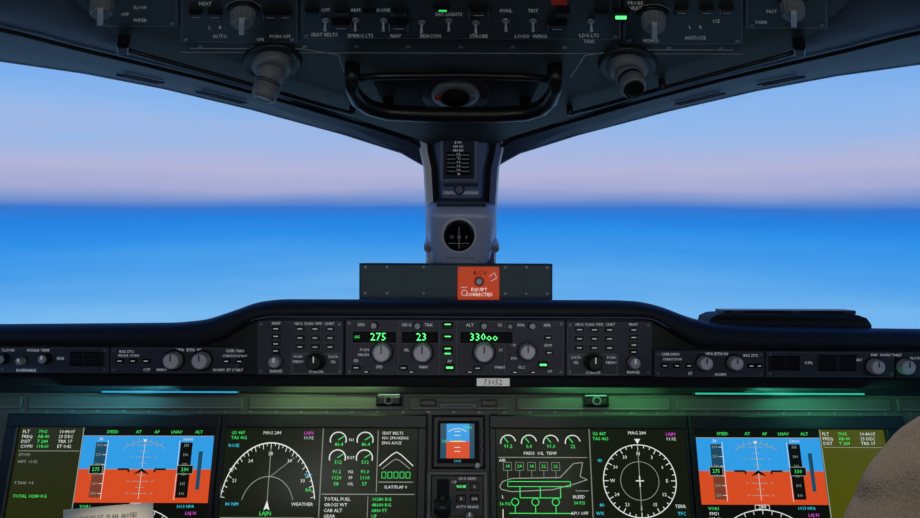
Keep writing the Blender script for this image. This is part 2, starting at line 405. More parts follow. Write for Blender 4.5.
b=B('tail_number_placard'); b.box(G,477,377,509.5,384.6,.010,.0115,mat('placard_white',(240,240,236),.5,emit=.25,keep=True),.5); b.text(G,'73052',493,380.9,7.6,.0118,INK); b.done()

# ------------------------------------------------------------ instrument panel
b=B('instrument_panel')
b.box(D,-250,376,1170,640,-.03,0,IPL,0)
b.box(D,-250,380,1170,392,0,.012,BEZ,1)
for x0,x1 in((-60,12),(18,238),(244,402),(408,512),(518,676),(682,902),(908,1000)):
    b.box(D,x0,395,x1,409,0,.005,IPL,1.3)
    b.line(D,[(x0+4,407),(x1-4,407)],.5,.0053,LABD)
for x in(425,495): b.box(D,x-3,412,x+3,640,0,.004,BEZ,.8)
b.box(D,427,471,489,560,0,.004,IPL,1)
b.outline(D,430,473,486,518,.5,.0043,LABD)
for x in range(-40,1000,26): b.screw(D,x,411,0,1.3)
b.done()
for x in(388,599):
    b=B('panel_air_nozzle'); b.box(D,x-13,394,x+13,405,.005,.014,BLK,2.5)
    b.cyl(D,x,399,4.5,.014,.018,KNO,seg=18); b.cyl(D,x,399,3,.018,.0185,GAP,seg=18); b.box(D,x-11,392.5,x+11,394.5,.005,.012,MET,.5); b.done()
b=B('panel_latch'); b.box(D,440,401,478,408.5,.005,.013,KNO,1.5); b.line(D,[(444,405),(474,405)],.8,.0133,GAP); b.box(D,420,398,436,405,.005,.011,BLK,1); b.box(D,482,398,498,405,.005,.011,BLK,1); b.done()

def du(name,x0,x1,sx0,sx1,y0=414,y1=625,sy0=428,sy1=612,bg=None):
    b=B(name)
    b.box(D,x0,y0,x1,sy0,.000,.014,BEZ,1.3); b.box(D,x0,sy1,x1,y1,0,.014,BEZ,1.3)
    b.box(D,x0,sy0-1,sx0,sy1+1,0,.014,BEZ,1.3); b.box(D,sx1,sy0-1,x1,sy1+1,0,.014,BEZ,1.3)
    b.box(D,sx0-1,sy0-1,sx1+1,sy1+1,0,.006,bg or EBG)
    return b
N=.0064; N1=.0067; N2=.0070; N3=.0073
def pfd(b,x0,x1):
    cx=(x0+x1)/2-3; w=x1-x0
    b.rect(D,x0,428,x1,436.5,N,EK); b.rect(D,x0,436.5,x1,470,N,EB); b.rect(D,x0,470,x1,503,N,EO); b.rect(D,x0,503,x1,610,N,EK)
    for t,xx,m in(('SPEED',.22,EG),('AT',.42,EG),('AP',.56,EG),('LNAV',.71,EG),('ALT',.88,EG)): b.text(D,t,x0+w*xx,432.5,4.4,N2,m)
    b.line(D,[(x0,436.5),(x1,436.5)],.6,N1,EWD)
    b.rect(D,x0+14,443,x0+25,470,N1,ED); b.rect(D,x0+14,470,x0+25,498,N1,EDO)
    b.rect(D,x1-33,443,x1-21,498,N1,EK); b.rect(D,x1-14,452,x1-10,490,N1,ED)
    b.line(D,[(x0+26,441),(x0+26,500)],.5,N2,EW); b.line(D,[(x1-34,441),(x1-34,500)],.5,N2,EW)
    for i in range(6):
        y=446+i*9.6; b.line(D,[(x0+22,y),(x0+26,y)],.5,N2,EW); b.text(D,str(300-10*i),x0+18,y,3.8,N2,EWD); b.text(D,str(335-i*5),x1-27,y,3.6,N2,EWD)
    b.rect(D,x0+11,466,x0+24,474.5,N2,EK); b.outline(D,x0+11,466,x0+24,474.5,.5,N3,EWD); b.text(D,'275',x0+17.5,470.3,5.2,N3,EG)
    b.rect(D,x1-34,466,x1-18,474.5,N2,EK); b.outline(D,x1-34,466,x1-18,474.5,.5,N3,EWD); b.text(D,'330',x1-26,470.3,5.2,N3,EG)
    for dy in(-24,-18,-12,-6,6,12,18,24):
        ln=8 if dy%12==0 else 4; b.line(D,[(cx-ln,470+dy),(cx+ln,470+dy)],.55,N1,EWD)
        if dy%12==0: b.text(D,'10' if abs(dy)==12 else '20',cx-ln-4,470+dy,3.2,N1,EWD); b.text(D,'10' if abs(dy)==12 else '20',cx+ln+4,470+dy,3.2,N1,EWD)
    b.line(D,[(x0+26,470),(x1-35,470)],.6,N1,EWD)
    b.line(D,[(cx-24,470),(cx-13,470),(cx-13,473)],1.8,N2,EK); b.line(D,[(cx+24,470),(cx+13,470),(cx+13,473)],1.8,N2,EK)
    b.poly(D,[(cx,469),(cx-8,475),(cx-2,473.5),(cx,472),(cx+2,473.5),(cx+8,475)],N2,EK)
    b.ring(D,cx,475,33,.6,N1,EWD,50,130); b.poly(D,[(cx,443),(cx-2.2,440),(cx+2.2,440)],N2,EW)
    for a in(60,70,80,100,110,120):
        c,s=math.cos(math.radians(a)),math.sin(math.radians(a)); b.line(D,[(cx+33*c,475-33*s),(cx+36*c,475-36*s)],.6,N1,EWD)
    b.line(D,[(cx,444),(cx,499)],.4,N1,EW)
    b.text(D,'33000',x1-26,440,4.2,N2,EW); b.text(D,'.78',x0+18,440,4.2,N2,EW)
    b.text(D,'1013 HPA',x1-22,506.5,4.2,N1,EC); b.text(D,'VOR1',x0+12,507,4.4,N1,EG); b.text(D,'FMS1',x0+12,512,4.4,N1,EW); b.text(D,'115.60',x0+12,517,4.4,N1,EW); b.text(D,'LAJ N',x1-16,513,4.4,N1,EM)
    b.ring(D,cx,562,54,.8,N1,EW,0,360,80); b.ring(D,cx,562,30,.6,N1,EWD,0,360,50)
    for a in range(0,360,10):
        c,s=math.cos(math.radians(a)),math.sin(math.radians(a)); b.line(D,[(cx+54*c,562-54*s),(cx+50*c,562-50*s)],.6,N1,EW)
    b.text(D,'284',cx,505.3,5,N2,EW); b.outline(D,cx-7,503.3,cx+7,507.5,.5,N2,EW)
b=du('primary_flight_display',4,219,16,214,bg=EOL); pfd(b,81,213)
rows=[('FLT','7905','10:44:07'),('FREQ','AB-40','23 DEC'),('DIST','T 284','TRK 17'),('COM1','118.60','ET 0:42')]
for i,(a,c,d) in enumerate(rows):
    y=432.5+i*5; b.text(D,a,19,y,4.6,N,EW,'LEFT'); b.text(D,c,35,y,4.6,N,EG,'LEFT'); b.text(D,d,56,y,4.6,N,EW,'LEFT')
for y,t in((456,'ETOPS'),(463,'WPT  11:02'),(484,'T.TAXI  0.4')): b.text(D,t,19,y,4,N,EWD,'LEFT')
b.line(D,[(18,452),(79,452)],.5,N,EWD); b.line(D,[(80.5,428),(80.5,610)],.8,N1,EWD); b.text(D,'TOTAL 10280 KG',20,497,4.4,N,EG,'LEFT')
b.done()
b=du('primary_flight_display',691,908,697,889,bg=EOL2); pfd(b,698,823)
b.line(D,[(824,428),(824,610)],.8,N1,EWD); b.line(D,[(826,446),(887,446)],.5,N,EWD)
for i,(a,c,d) in enumerate(rows[:3]):
    y=432.5+i*4.8; b.text(D,a,826,y,4.6,N,EW,'LEFT'); b.text(D,c,842,y,4.6,N,EG,'LEFT'); b.text(D,d,864,y,4.6,N,EW,'LEFT')
b.done()
# navigation display
b=du('navigation_display',220,427,225,418)
cx,cy=271,508
b.ring(D,cx,cy,47,.9,N,EW,8,172,90,1.38); b.ring(D,cx,cy,26,.6,N,EWD,15,165,50,1.2)
for a in range(10,171,5):
    c,s=math.cos(math.radians(a)),math.sin(math.radians(a))*1.38; l=4 if a%10==0 else 2.2; b.line(D,[(cx+47*c,cy-47*s),(cx+(47-l)*c,cy-(47-l)*s)],.6,N,EW)
for a,t in((30,'33'),(60,'30'),(90,'28'),(120,'24'),(150,'21')):
    c,s=math.cos(math.radians(a)),math.sin(math.radians(a))*1.38; b.text(D,t,cx+39*c,cy-39*s,4.8,N,EW)
b.line(D,[(cx,cy-64),(cx,cy-2)],.6,N,EWD); b.line(D,[(cx,cy-30),(cx+24,cy-50)],.5,N,EWD); b.poly(D,[(cx,cy-8),(cx-3,cy+2),(cx,cy),(cx+3,cy+2)],N1,EW)
for t,x,y,m in(('GS 487',230,433,EG),('TAS 462',230,438,EG),('MAG 284',262,433,EW),('LAJN',303,433,EM),('11:02',303,438,EW),('ROSE',228,446,EC),('TFC',306,476,EC),('RA',308,490,EG),('40',231,470,EW),('WEATHER',295,504,EW),('80 NM',230,504,EC)):
    b.text(D,t,x,y,4.6,N1,m,'LEFT')
b.text(D,'LAJN',270,513,5.4,N1,EG); b.line(D,[(226,517),(318,517)],.6,N,EWD)
b.line(D,[(322.5,428),(322.5,610)],1.1,N1,EGR)
for gx in(338,365):
    for gy,l in((440,'86.4'),(458,'512')):
        b.ring(D,gx,gy,8,1.1,N,EW,-20,200); b.line(D,[(gx,gy),(gx+6,gy-4)],.8,N1,EG); b.text(D,l,gx+1,gy+4.5,5,N1,EG)
b.text(D,'N1',351.5,440,4.2,N,EW); b.text(D,'EGT',351.5,458,4.2,N,EW)
for i,(l,a,c) in enumerate((('N2','91.2','91.0'),('FF','1120','1110'),('OIL','58','57'))):
    y=472+i*6; b.text(D,a,338,y,5,N,EG); b.text(D,l,352,y,4,N,EW); b.text(D,c,366,y,5,N,EG)
b.line(D,[(378,430),(378,492)],.6,N,EWD)
for i,t in enumerate(('SEAT BELTS','NO SMOKING','ENG A/ICE')): b.text(D,t,382,433+i*5,4.2,N,EW,'LEFT')
b.line(D,[(324,494),(416,494)],.7,N,EWD)
ap=[(380,466),(392,455),(397,452),(402,455),(414,466)]
b.line(D,ap,.9,N1,EW); b.line(D,[(383,469),(393,461),(397,459),(401,461),(411,469)],.7,N1,EWD)
for x in(385,391,397,403,409): b.outline(D,x-2,472,x+2,478,.5,N1,EG)
b.line(D,[(380,482),(414,482)],.7,N1,EWD); b.text(D,'SLAT/FLAP 0',397,487,4.2,N1,EW)
for i,(a,c) in enumerate((('TOTAL FUEL','10280 KG'),('GROSS WT','48600 KG'),('CAB ALT','6800 FT'),('GEAR','UP'))):
    y=499+i*5.5; b.text(D,a,327,y,4.6,N,EW,'LEFT'); b.text(D,c,374,y,4.6,N,EG,'LEFT')
b.line(D,[(370,496),(370,517)],.5,N,EWD)
b.done()
# systems display
b=du('systems_display',490,690,497,687)
for i,gx in enumerate((509,530,552,574)):
    b.ring(D,gx,442,7.5,1,N,EW,10,190); b.line(D,[(gx,442),(gx-4,437)],.8,N1,EG); b.text(D,('91.2','0.0','91.0','22')[i],gx,446,5,N1,EG)
b.text(D,'PRESS  OIL  TEMP',541,453,4.4,N,EW); b.line(D,[(499,457),(588,457)],.6,N,EWD)
pl=[(500,486),(503,481),(512,478),(560,477),(574,463),(583,462),(580,476),(587,479),(575,483),(552,489),(512,491),(502,489),(500,486)]
b.line(D,pl,.8,N,EWD)
for x in(508,520,532,544,556): b.outline(D,x-4,462,x+4,470,.6,N,EGR); b.line(D,[(x,470),(x,478)],.6,N,EGR); b.text(D,random.choice(['22','18','24']),x,466,4.4,N,EG)
b.outline(D,508,481,570,486,.6,N,EG); b.line(D,[(520,497),(560,497)],.7,N,EG)
for x in(520,540,560): b.line(D,[(x,486),(x,497)],.7,N,EG)
for x in(515,535,555): b.ring(D,x,501,3.5,.7,N,EG); b.line(D,[(x,505),(x,512)],.7,N,EG)
b.line(D,[(509,512),(570,512)],.7,N,EG); b.line(D,[(503,508),(503,517)],.8,N,EW); b.line(D,[(575,490),(588,490)],.6,N,EWD)
for t,x,y,m in(('AIR',503,460,EW),('BLEED',578,496,EW),('34 PSI',578,502,EG),('36 PSI',505,503,EG),('APU OFF',578,512,EW),('L',503,496,EW)): b.text(D,t,x,y,4.4,N1,m)
b.line(D,[(591,428),(591,610)],1.1,N1,EGR)
cx,cy=639,480
b.ring(D,cx,cy,36,.9,N,EW,0,360,80); b.ring(D,cx,cy,19,.5,N,EWD,0,360,50)
for a in range(0,360,10):
    c,s=math.cos(math.radians(a)),math.sin(math.radians(a)); l=5 if a%30==0 else 3; b.line(D,[(cx+36*c,cy-36*s),(cx+(36-l)*c,cy-(36-l)*s)],.7,N,EW)
for a,t in zip(range(0,360,30),('N','3','6','E','12','15','S','21','24','W','30','33')):
    c,s=math.cos(math.radians(90-a)),math.sin(math.radians(90-a)); b.text(D,t,cx+27*c,cy-27*s,4.8,N,EW)
b.line(D,[(cx,cy-42),(cx,cy+30)],.6,N,EWD); b.line(D,[(cx,cy-5),(cx,cy+6)],1,N1,EW); b.line(D,[(cx-4,cy),(cx+4,cy)],1,N1,EW); b.poly(D,[(cx,cy-37),(cx-3,cy-42),(cx+3,cy-42)],N1,EW)
for t,x,y,m in(('GS 487',594,433,EG),('TAS 462',594,438,EG),('MAG 284',630,432,EW),('LAJN',668,433,EM),('11:02',668,438,EW),('40',598,460,EC),('WX',594,512,EC),('TFC',674,512,EC),('LAJN',633,518,EG),('TERR',672,505,EW),('80',598,504,EC)): b.text(D,t,x,y,4.6,N1,m,'LEFT')
b.done()
# standby
b=B('standby_flight_display')
b.box(D,432,414,486,469,0,.010,BEZ,2.5); b.box(D,438,420,480,463,.010,.0125,GAP,1)
b.rect(D,441,423,475,441,.0128,EB); b.rect(D,441,441,475,458,.0128,EO); b.rect(D,441,423,447,458,.0131,ED); b.rect(D,470,423,475,458,.0131,ED)
b.line(D,[(450,441),(466,441)],.8,.0134,EW); b.line(D,[(453,441),(463,441)],1.2,.0137,EY)
for dy in(-10,-6,6,10): b.line(D,[(455,441+dy),(461,441+dy)],.6,.0134,EW)
b.text(D,'33000',468,427,3.6,.0137,EG); b.text(D,'275',445,441,3.6,.0137,EG); b.text(D,'1013',458,460.8,3.6,.0131,EC); b.ring(D,458,442,14,.6,.0134,EW,50,130)
b.knob(D,478,465,3.2,.008,BLK,KNB,.010,False)
for y in(430,440,450): b.box(D,481,y-2.5,484.5,y+2.5,.010,.012,BLK,.4)
b.done()
# gear lever
b=B('landing_gear_lever')
b.box(D,432,475,484,516,.004,.007,BEZ,1)
b.box(D,438,479,450,560,.007,.009,GAP,.5)
b.tube([D(444,497,.005),D(444,499,.025),D(444,501,.045)],.004,MET)
b.tube([D(436,504,.042),D(452,504,.042)],.011,BEZ,20); b.tube([D(435.3,504,.042),D(452.7,504,.042)],.005,KNO,14)
for i,(x,y) in enumerate(((462,486),(475,486),(462,498),(475,498))): b.box(D,x-4.5,y-4,x+4.5,y+4,.007,.011,BLK,.8); b.text(D,('NOSE','L','R','DN')[i],x,y,3.6,.0113,LAB if i else EGL)
b.text(D,'UP',455,482,4,.0073,LAB); b.text(D,'LDG GEAR',468,478.3,3.6,.0073,LAB); b.text(D,'AUTO BRAKE',468,506,3.6,.0073,LAB)
b.knob(D,470,514,5,.014,KNO,KNO,.007)
b.done()

# ------------------------------------------------------------ floodlights under the glareshield
def flood(x0,x1,col,pw):
    b=B('floodlight_strip')
    b.box(G,x0,386,x1,388,-.055,-.030,BEZ,.3)
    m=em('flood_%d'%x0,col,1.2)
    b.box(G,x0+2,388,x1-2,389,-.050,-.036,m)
    o=b.done()
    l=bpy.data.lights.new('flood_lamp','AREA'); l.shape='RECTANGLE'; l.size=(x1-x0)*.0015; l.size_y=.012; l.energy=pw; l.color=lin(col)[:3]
    lo=bpy.data.objects.new('flood_lamp',l); scene.collection.objects.link(lo)
    p=G((x0+x1)/2,390,-.040); dr=(D((x0+x1)/2,402,.0)-p).normalized()
    lo.matrix_world=Matrix.Translation(p)@dr.to_track_quat('-Z','Y').to_matrix().to_4x4()
    lo.parent=o; lo.matrix_parent_inverse=Matrix.Translation(-o.location)
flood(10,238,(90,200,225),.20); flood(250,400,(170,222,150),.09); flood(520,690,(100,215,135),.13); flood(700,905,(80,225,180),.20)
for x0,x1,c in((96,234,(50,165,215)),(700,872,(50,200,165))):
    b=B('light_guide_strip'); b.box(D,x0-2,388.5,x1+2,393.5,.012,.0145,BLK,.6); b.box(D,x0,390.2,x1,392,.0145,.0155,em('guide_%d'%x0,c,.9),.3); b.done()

# ------------------------------------------------------------ overhead panel
b=B('overhead_panel')
out=[(427,142),(412,135),(372,122),(300,99),(235,79),(175,61),(135,46),(112,30),(78,2),(20,-60),(-120,-260)]
pts=out+[(921-x,y) for x,y in reversed(out)]
b.prism(OV,pts,-.03,.004,OVPL)
def omod(x0,y0,x1,y1,m=OVPL2,n=.008):
    b.box(OV,x0,y0,x1,y1,.004,n,m,1.2,.001); b.outline(OV,x0+2,y0+1.5,x1-2,y1-1.5,.5,n+.0003,EDGE)
    for x in(x0+6,x1-6):
        for y in(y0+4,y1-4): b.screw(OV,x,y,n,2.2)
omod(300,-40,620,34); omod(180,-40,298,38); omod(622,-40,742,38); omod(96,-60,178,22); omod(744,-60,826,22)
b.line(OV,[(180,50),(742,50)],.6,.0044,LABD)
def toggle(x,y,m=KNB):
    b.cyl(OV,x,y,4,.008,.010,MET,seg=12,r2=3.4); a=OV(x,y,.010); c=OV(x,y+2,.020)
    b.tube([a,a.lerp(c,.5),c],[.0010,.0013,.0019],m,8)
for x in(325,355,383,421,448,475,505,532,590): toggle(x,14 if x not in(421,475) else 16)
for x in(312,341,369,398,562,600): b.box(OV,x-7,2,x+7,8,.008,.013,BLK,1)
for x,y in((341,18),(398,18),(478,4),(556,18)): b.box(OV,x-10,y-5,x+10,y+5,.008,.014,BLK,1.5); b.line(OV,[(x-5,y),(x+5,y)],.8,.0144,LABD)
b.box(OV,432,-2,450,3,.008,.013,BLK,1); b.rect(OV,438,-.5,446,1,.0134,EG)
b.box(OV,550,-8,566,-4.5,.008,.013,RED,1)
b.box(OV,611,0,629,11,.008,.014,BLK,1.2); b.rect(OV,614,4,625,7.5,.0144,EGL)
for x in(196,215,270,285): b.box(OV,x-7,4,x+7,12,.008,.013,BLK,1); b.line(OV,[(x-4,8),(x+4,8)],.8,.0133,LABD)
for x in(680,705,725): b.box(OV,x-7,-2,x+7,6,.008,.013,BLK,1); b.line(OV,[(x-4,2),(x+4,2)],.8,.0133,LABD)
tx(b,OV,[('SEAT BELTS',324,29,5.2),('EMERG LTS',360,30,5.2),('NAV',395,30,5.2),('BEACON',430,30,5.2),('STROBE',478,30,5.2),('LOGO  WING',530,30,5.2),('LDG LTS',588,29,5.2),('PROBE',634,-4,5.2),('HEAT',634,1,5.2),('ANTI-ICE',694,31,5.2),('WSHLD',650,34,4.8),('AUTO',220,31,5.2),('HEAT',205,-2,5.2),('ON',260,34,4.8),('PUSH OFF',280,31,4.8),('EXT LIGHTS',448,8,5),('WIPER',140,15,4.8),('PARK',760,15,4.8),('OFF',125,9,4.8),('SLOW',140,2,4.8),('FAST',770,4,4.8),('TAXI',588,35,4.8),('DOME',383,4,4.8),('ARM',355,4,4.8),('ICE',715,14,4.8),('L      R',694,20,4.8),('L      R',215,22,4.8),('AVAIL',505,4,4.8),('OFF',325,4,4.8),('TEST',532,4,4.8)],.0084,LABO)
for x,y,r in((103,-5,13),(243,5,13),(652,8,13),(790,-5,13)):
    b.cyl(OV,x,y,r*1.3,.006,.009,BLK,seg=28)
    b.ring(OV,x,y,r*1.45,.7,.0085,LABD,20,160,40,.6)
    b.knob(OV,x,y,r,.018,KNO,KNO,.008,False); b.box(OV,x-2.6,y-r*.55,x+2.6,y+r*.55,.026,.031,KNB,.6)
for i in range(0,11): b.screw(OV,200+i*52,44,.004,2.2)
b.line(OV,[(190,46),(300,46),(338,52),(345,74)],.8,.0044,LABD); b.line(OV,[(732,46),(622,46),(584,52),(570,74)],.8,.0044,LABD)
b.done()
for sg in(0,1):
    b=B('sun_visor_rail')
    P=[(124,38),(150,46),(200,60),(260,77),(320,95),(352,104)]
    P=[(921-x,y) if sg else (x,y) for x,y in P]
    b.tube([OV(x,y,.016) for x,y in P],.003,BLK,10)
    for x,y in(P[0],P[-1],P[3]): b.tube([OV(x,y,.004),OV(x,y,.018)],.0045,BLK,10)
    x,y=P[0]; b.box(OV,x-6,y-5,x+6,y+4,.004,.020,BLK,1.5)
    b.done()
# handle
b=B('grab_handle')
hp=[(352,62),(352,70),(358,81),(370,90),(388,95),(430,97),(462,97),(495,97),(525,95),(540,90),(549,81),(554,70),(554,62)]
b.tube([OV(x,y,.028) for i,(x,y) in enumerate(hp)],[.009]*2+[.0115]*9+[.009]*2,BLK,14)
b.tube([OV(x,y,.022) for x,y in((350,64),(380,61),(460,60),(520,61),(554,64))],.005,BLK,12)
for x in(352,554): b.tube([OV(x,63,.004),OV(x,63,.03)],.010,BLK,14)
for x in(388,525): b.tube([OV(x,96,.004),OV(x,96,.03)],.008,BLK,12)
b.done()
b=B('dome_light')
b.prism(OV,[(372,76),(540,76),(524,112),(388,112)],.004,.0055,GAP)
b.cyl(OV,455,88,34,.0055,.010,BEZ,seg=32); b.cyl(OV,455,88,24,.010,.014,KNO,r2=17,seg=32); b.cyl(OV,455,88,14,.014,.016,BLK,seg=24)
b.cyl(OV,437,88,3,.013,.016,RED,seg=12); b.cyl(OV,472,88,3,.013,.016,KNO,seg=12)
b.done()
def lamp(x,y,aim,m,sg):
    b=B('map_light')
    b.cyl(OV,x,y,30,.004,.010,BEZ,r2=27,seg=36); b.cyl(OV,x,y,22,.010,.020,m,r2=17,seg=36)
    p=OV(x,y,.020); d=aim.normalized()
    prof=[(-.012,.010),(-.006,.016),(.004,.018),(.010,.0165),(.012,.0145),(.020,.0155),(.022,.0175),(.034,.0155),(.037,.0135)]
    u=d.cross(Vector((1,0,0))).normalized(); v=d.cross(u)
    L=[[b.V(p+d*t+(u*math.cos(2*math.pi*k/28)+v*math.sin(2*math.pi*k/28))*r*(1-(0.05*(k%2) if t>.02 else 0))) for k in range(28)] for t,r in prof]
    b.stack(L,m,True)
    L=[[b.V(p+d*t+(u*math.cos(2*math.pi*k/24)+v*math.sin(2*math.pi*k/24))*r) for k in range(24)] for t,r in((.0368,.0125),(.0385,.0125),(.0385,.010),(.0375,.0095))]
    b.stack(L,BLK if sg else m,True)
    for t in(.014,.017): 
        L=[[b.V(p+d*(t+e)+(u*math.cos(2*math.pi*k/24)+v*math.sin(2*math.pi*k/24))*.0163) for k in range(24)] for e in(0,.0012)]
        b.stack(L,BLK,True)
    return b.done(),p+d*.045
tl=S(64,511,.93); trr=S(154,503,.93)
def beam(owner,src,tgt,e,deg):  # added fill spot at a lamp head, brightens the sheet and the sleeve
    l=bpy.data.lights.new('added_fill_beam','SPOT'); l.energy=e; l.spot_size=math.radians(deg); l.spot_blend=.7; l.shadow_soft_size=.01; l.color=(1,.93,.82)
    lo=bpy.data.objects.new('added_fill_beam',l); scene.collection.objects.link(lo)
    lo.matrix_world=Matrix.Translation(src)@(tgt-src).to_track_quat('-Z','Y').to_matrix().to_4x4(); lo.parent=owner; lo.matrix_parent_inverse=Matrix.Translation(-owner.location)
lo_,lp=lamp(272,58,Vector((-.25,-.20,-1)),KNO,0); beam(lo_,lp,(tl+trr)/2+Vector((0.01,-.08,-.03)),11,18)
lo2,lp2=lamp(627,60,Vector((0.0,-.85,-.7)),KNO,1); beam(lo2,lp2,Vector((.37,.47,1.03)),1.6,34)

# ------------------------------------------------------------ tray table and sheet
b=B('tray_table'); F=lambda x,y,n:Vector((x,y,n))
b.box(F,-.68,.70,-.36,.905,.735,.75,BEZ,.004,.004)
b.tube([Vector((-.62,.88,.74)),Vector((-.62,.945,.70))],.008,MET); b.tube([Vector((-.42,.88,.74)),Vector((-.42,.945,.70))],.008,MET)
b.done()
b=B('paper_sheet')
rows=[]
def ps(s_,t):
    top=tl.lerp(trr,s_); bot=Vector((top.x*.86,.76,.7515)); p=top.lerp(bot,t); p.z-=.012*math.sin(math.pi*t); return p
for i in range(9): rows.append([ps(j/6,i/8) for j in range(7)])
b.loft(rows,PAP)
for k in range(6): b.text(lambda x,y,n:ps(x,y)+Vector((0,-.001,.0015)),'CHECKLIST  PLAN  NOTES',.5,.10+k*.09,.055,0,INK)
b.done()

# ------------------------------------------------------------ seats and pilot
SEATM=mat('seat_fabric',(58,62,70),.9,bump=.5,bscale=500,var=.15)
for sx in(.60,-.60):
    b=B('pilot_seat')
    F=lambda x,y,n:Vector((sx+x,y,n)); F2=lambda x,y,n:Vector((sx+x,.12+n-.14*(y-.45),y))
    b.box(F,-.23,.16,.23,.62,.33,.43,SEATM,.03,.03); b.box(F2,-.23,.43,.23,1.02,0,.10,SEATM,.03,-.0)
    b.box(F2,-.13,1.08,.13,1.28,.01,.08,SEATM,.02,0)
    b.box(F,-.17,.22,.17,.56,0,.04,BEZ); b.box(F,-.08,.3,.08,.46,.04,.33,BEZ)
    b.tube([Vector((sx-.06,.08,.98)),Vector((sx-.06,.07,1.12))],.008,MET); b.tube([Vector((sx+.06,.08,.98)),Vector((sx+.06,.07,1.12))],.008,MET)
    b.done(bevel=.01)
# woven cloth with soft creases running around the sleeve
JKT=mat('jacket_fabric',(196,172,140),.95,bump=.8,bscale=420,var=.16)
nt=JKT.node_tree; pb=nt.nodes['Principled BSDF']; tcn=[n for n in nt.nodes if n.type=='TEX_COORD'][0]; b0=[n for n in nt.nodes if n.type=='BUMP'][0]
wv=nt.nodes.new('ShaderNodeTexWave'); wv.bands_direction='Z'; wv.inputs['Scale'].default_value=7; wv.inputs['Distortion'].default_value=7; wv.inputs['Detail'].default_value=1.5; wv.inputs['Detail Scale'].default_value=1.2
nt.links.new(tcn.outputs['Object'],wv.inputs['Vector'])
b2=nt.nodes.new('ShaderNodeBump'); b2.inputs['Strength'].default_value=.55; b2.inputs['Distance'].default_value=.012
nt.links.new(wv.outputs['Fac'],b2.inputs['Height']); nt.links.new(b0.outputs['Normal'],b2.inputs['Normal']); nt.links.new(b2.outputs['Normal'],pb.inputs['Normal'])
TRS=mat('trouser_fabric',(28,32,44),.9,bump=.3,bscale=400); SKN=mat('skin',(206,160,132),.5,bump=.1,bscale=300,var=.05); HAIR=mat('hair',(40,30,24),.7,bump=.6,bscale=250); SHO=mat('shoe_leather',(16,16,18),.3,bump=.1)
pilot=bpy.data.objects.new('pilot',None); pilot.location=(.60,.42,.5); scene.collection.objects.link(pilot)
def skin(name,V,E,m,root=0,sub=2,parent=pilot,disp=0):
    me=bpy.data.meshes.new(name); me.from_pydata([v[:3] for v in V],E,[]); me.materials.append(m)
    o=bpy.data.objects.new(name,me); scene.collection.objects.link(o)
    sk=o.modifiers.new('skin','SKIN'); sk.use_smooth_shade=True
    for i,v in enumerate(V):
        r=v[3]; d=me.skin_vertices[0].data[i]; d.radius=r if isinstance(r,tuple) else (r,r); d.use_root=(i==root)
    sb=o.modifiers.new('sub','SUBSURF'); sb.levels=sub; sb.render_levels=sub
    if disp:
        tx_=bpy.data.textures.new('folds','CLOUDS'); tx_.noise_scale=.07; tx_.noise_depth=1
        dm=o.modifiers.new('folds','DISPLACE'); dm.texture=tx_; dm.strength=disp; dm.texture_coords='LOCAL'; dm.mid_level=.5
    o.parent=parent; o.matrix_parent_inverse=Matrix.Translation(-Vector(parent.location))
    return o
px=.60
Vj=[(px,.36,.52,(.15,.12)),(px,.37,.72,(.145,.11)),(px,.40,.91,(.165,.115)),(px,.42,1.055,(.13,.085)),(px,.42,1.15,(.062,.06)),
 (px-.13,.44,1.075,.080),(px-.206,.475,1.035,.085),(px-.238,.50,.94,.070),(px-.25,.51,.80,.058),(px-.20,.64,.69,.046),(px-.15,.72,.66,.038),
 (px+.13,.44,1.072,.078),(px+.205,.45,1.03,.080),(px+.25,.47,.93,.068),(px+.26,.50,.80,.058),(px+.22,.64,.69,.046),(px+.18,.72,.66,.038)]
Ej=[(0,1),(1,2),(2,3),(3,4),(3,5),(5,6),(6,7),(7,8),(8,9),(9,10),(3,11),(11,12),(12,13),(13,14),(14,15),(15,16)]
skin('jacket',Vj,Ej,JKT,sub=4,disp=.018)
Vt=[(px,.34,.52,(.16,.12)),(px-.09,.42,.53,.095),(px-.12,.62,.545,.082),(px-.13,.80,.56,.066),(px-.13,.86,.36,.055),(px-.13,.90,.12,.045),
 (px+.09,.42,.53,.095),(px+.12,.62,.545,.082),(px+.13,.80,.56,.066),(px+.13,.86,.36,.055),(px+.13,.90,.12,.045)]
skin('trousers',Vt,[(0,1),(1,2),(2,3),(3,4),(4,5),(0,6),(6,7),(7,8),(8,9),(9,10)],TRS)
for s in(-1,1):
    skin('shoe',[(px+s*.13,.87,.055,.045),(px+s*.13,.95,.045,.045),(px+s*.13,1.06,.035,.034)],[(0,1),(1,2)],SHO)
    hx=px+s*.165; V=[(hx,.715,.657,.028),(hx-s*.01,.755,.655,(.036,.020)),(hx-s*.015,.80,.650,(.040,.016))]; E=[(0,1),(1,2)]
    for k,(dx,ln) in enumerate(((-.03,.062),(-.010,.075),(.011,.070),(.031,.055))):
        i=len(V); bx=hx-s*.015+dx
        V+=[(bx,.805,.652,.010),(bx+dx*.1,.805+ln*.5,.652,.009),(bx+dx*.15,.805+ln*.8,.640,.0085),(bx+dx*.15,.805+ln,.622,.0075)]; E+=[(2,i),(i,i+1),(i+1,i+2),(i+2,i+3)]
    i=len(V); V+=[(hx-s*.045,.765,.647,.012),(hx-s*.068,.795,.640,.010),(hx-s*.075,.82,.634,.009)]; E+=[(1,i),(i,i+1),(i+1,i+2)]
    skin('hand',V,E,SKN)
skin('neck',[(px,.42,1.13,.055),(px,.43,1.23,.052),(px,.44,1.27,.05)],[(0,1),(1,2)],SKN)
hc=Vector((px,.455,1.365))
bm=bmesh.new(); bmesh.ops.create_uvsphere(bm,u_segments=40,v_segments=30,radius=1)
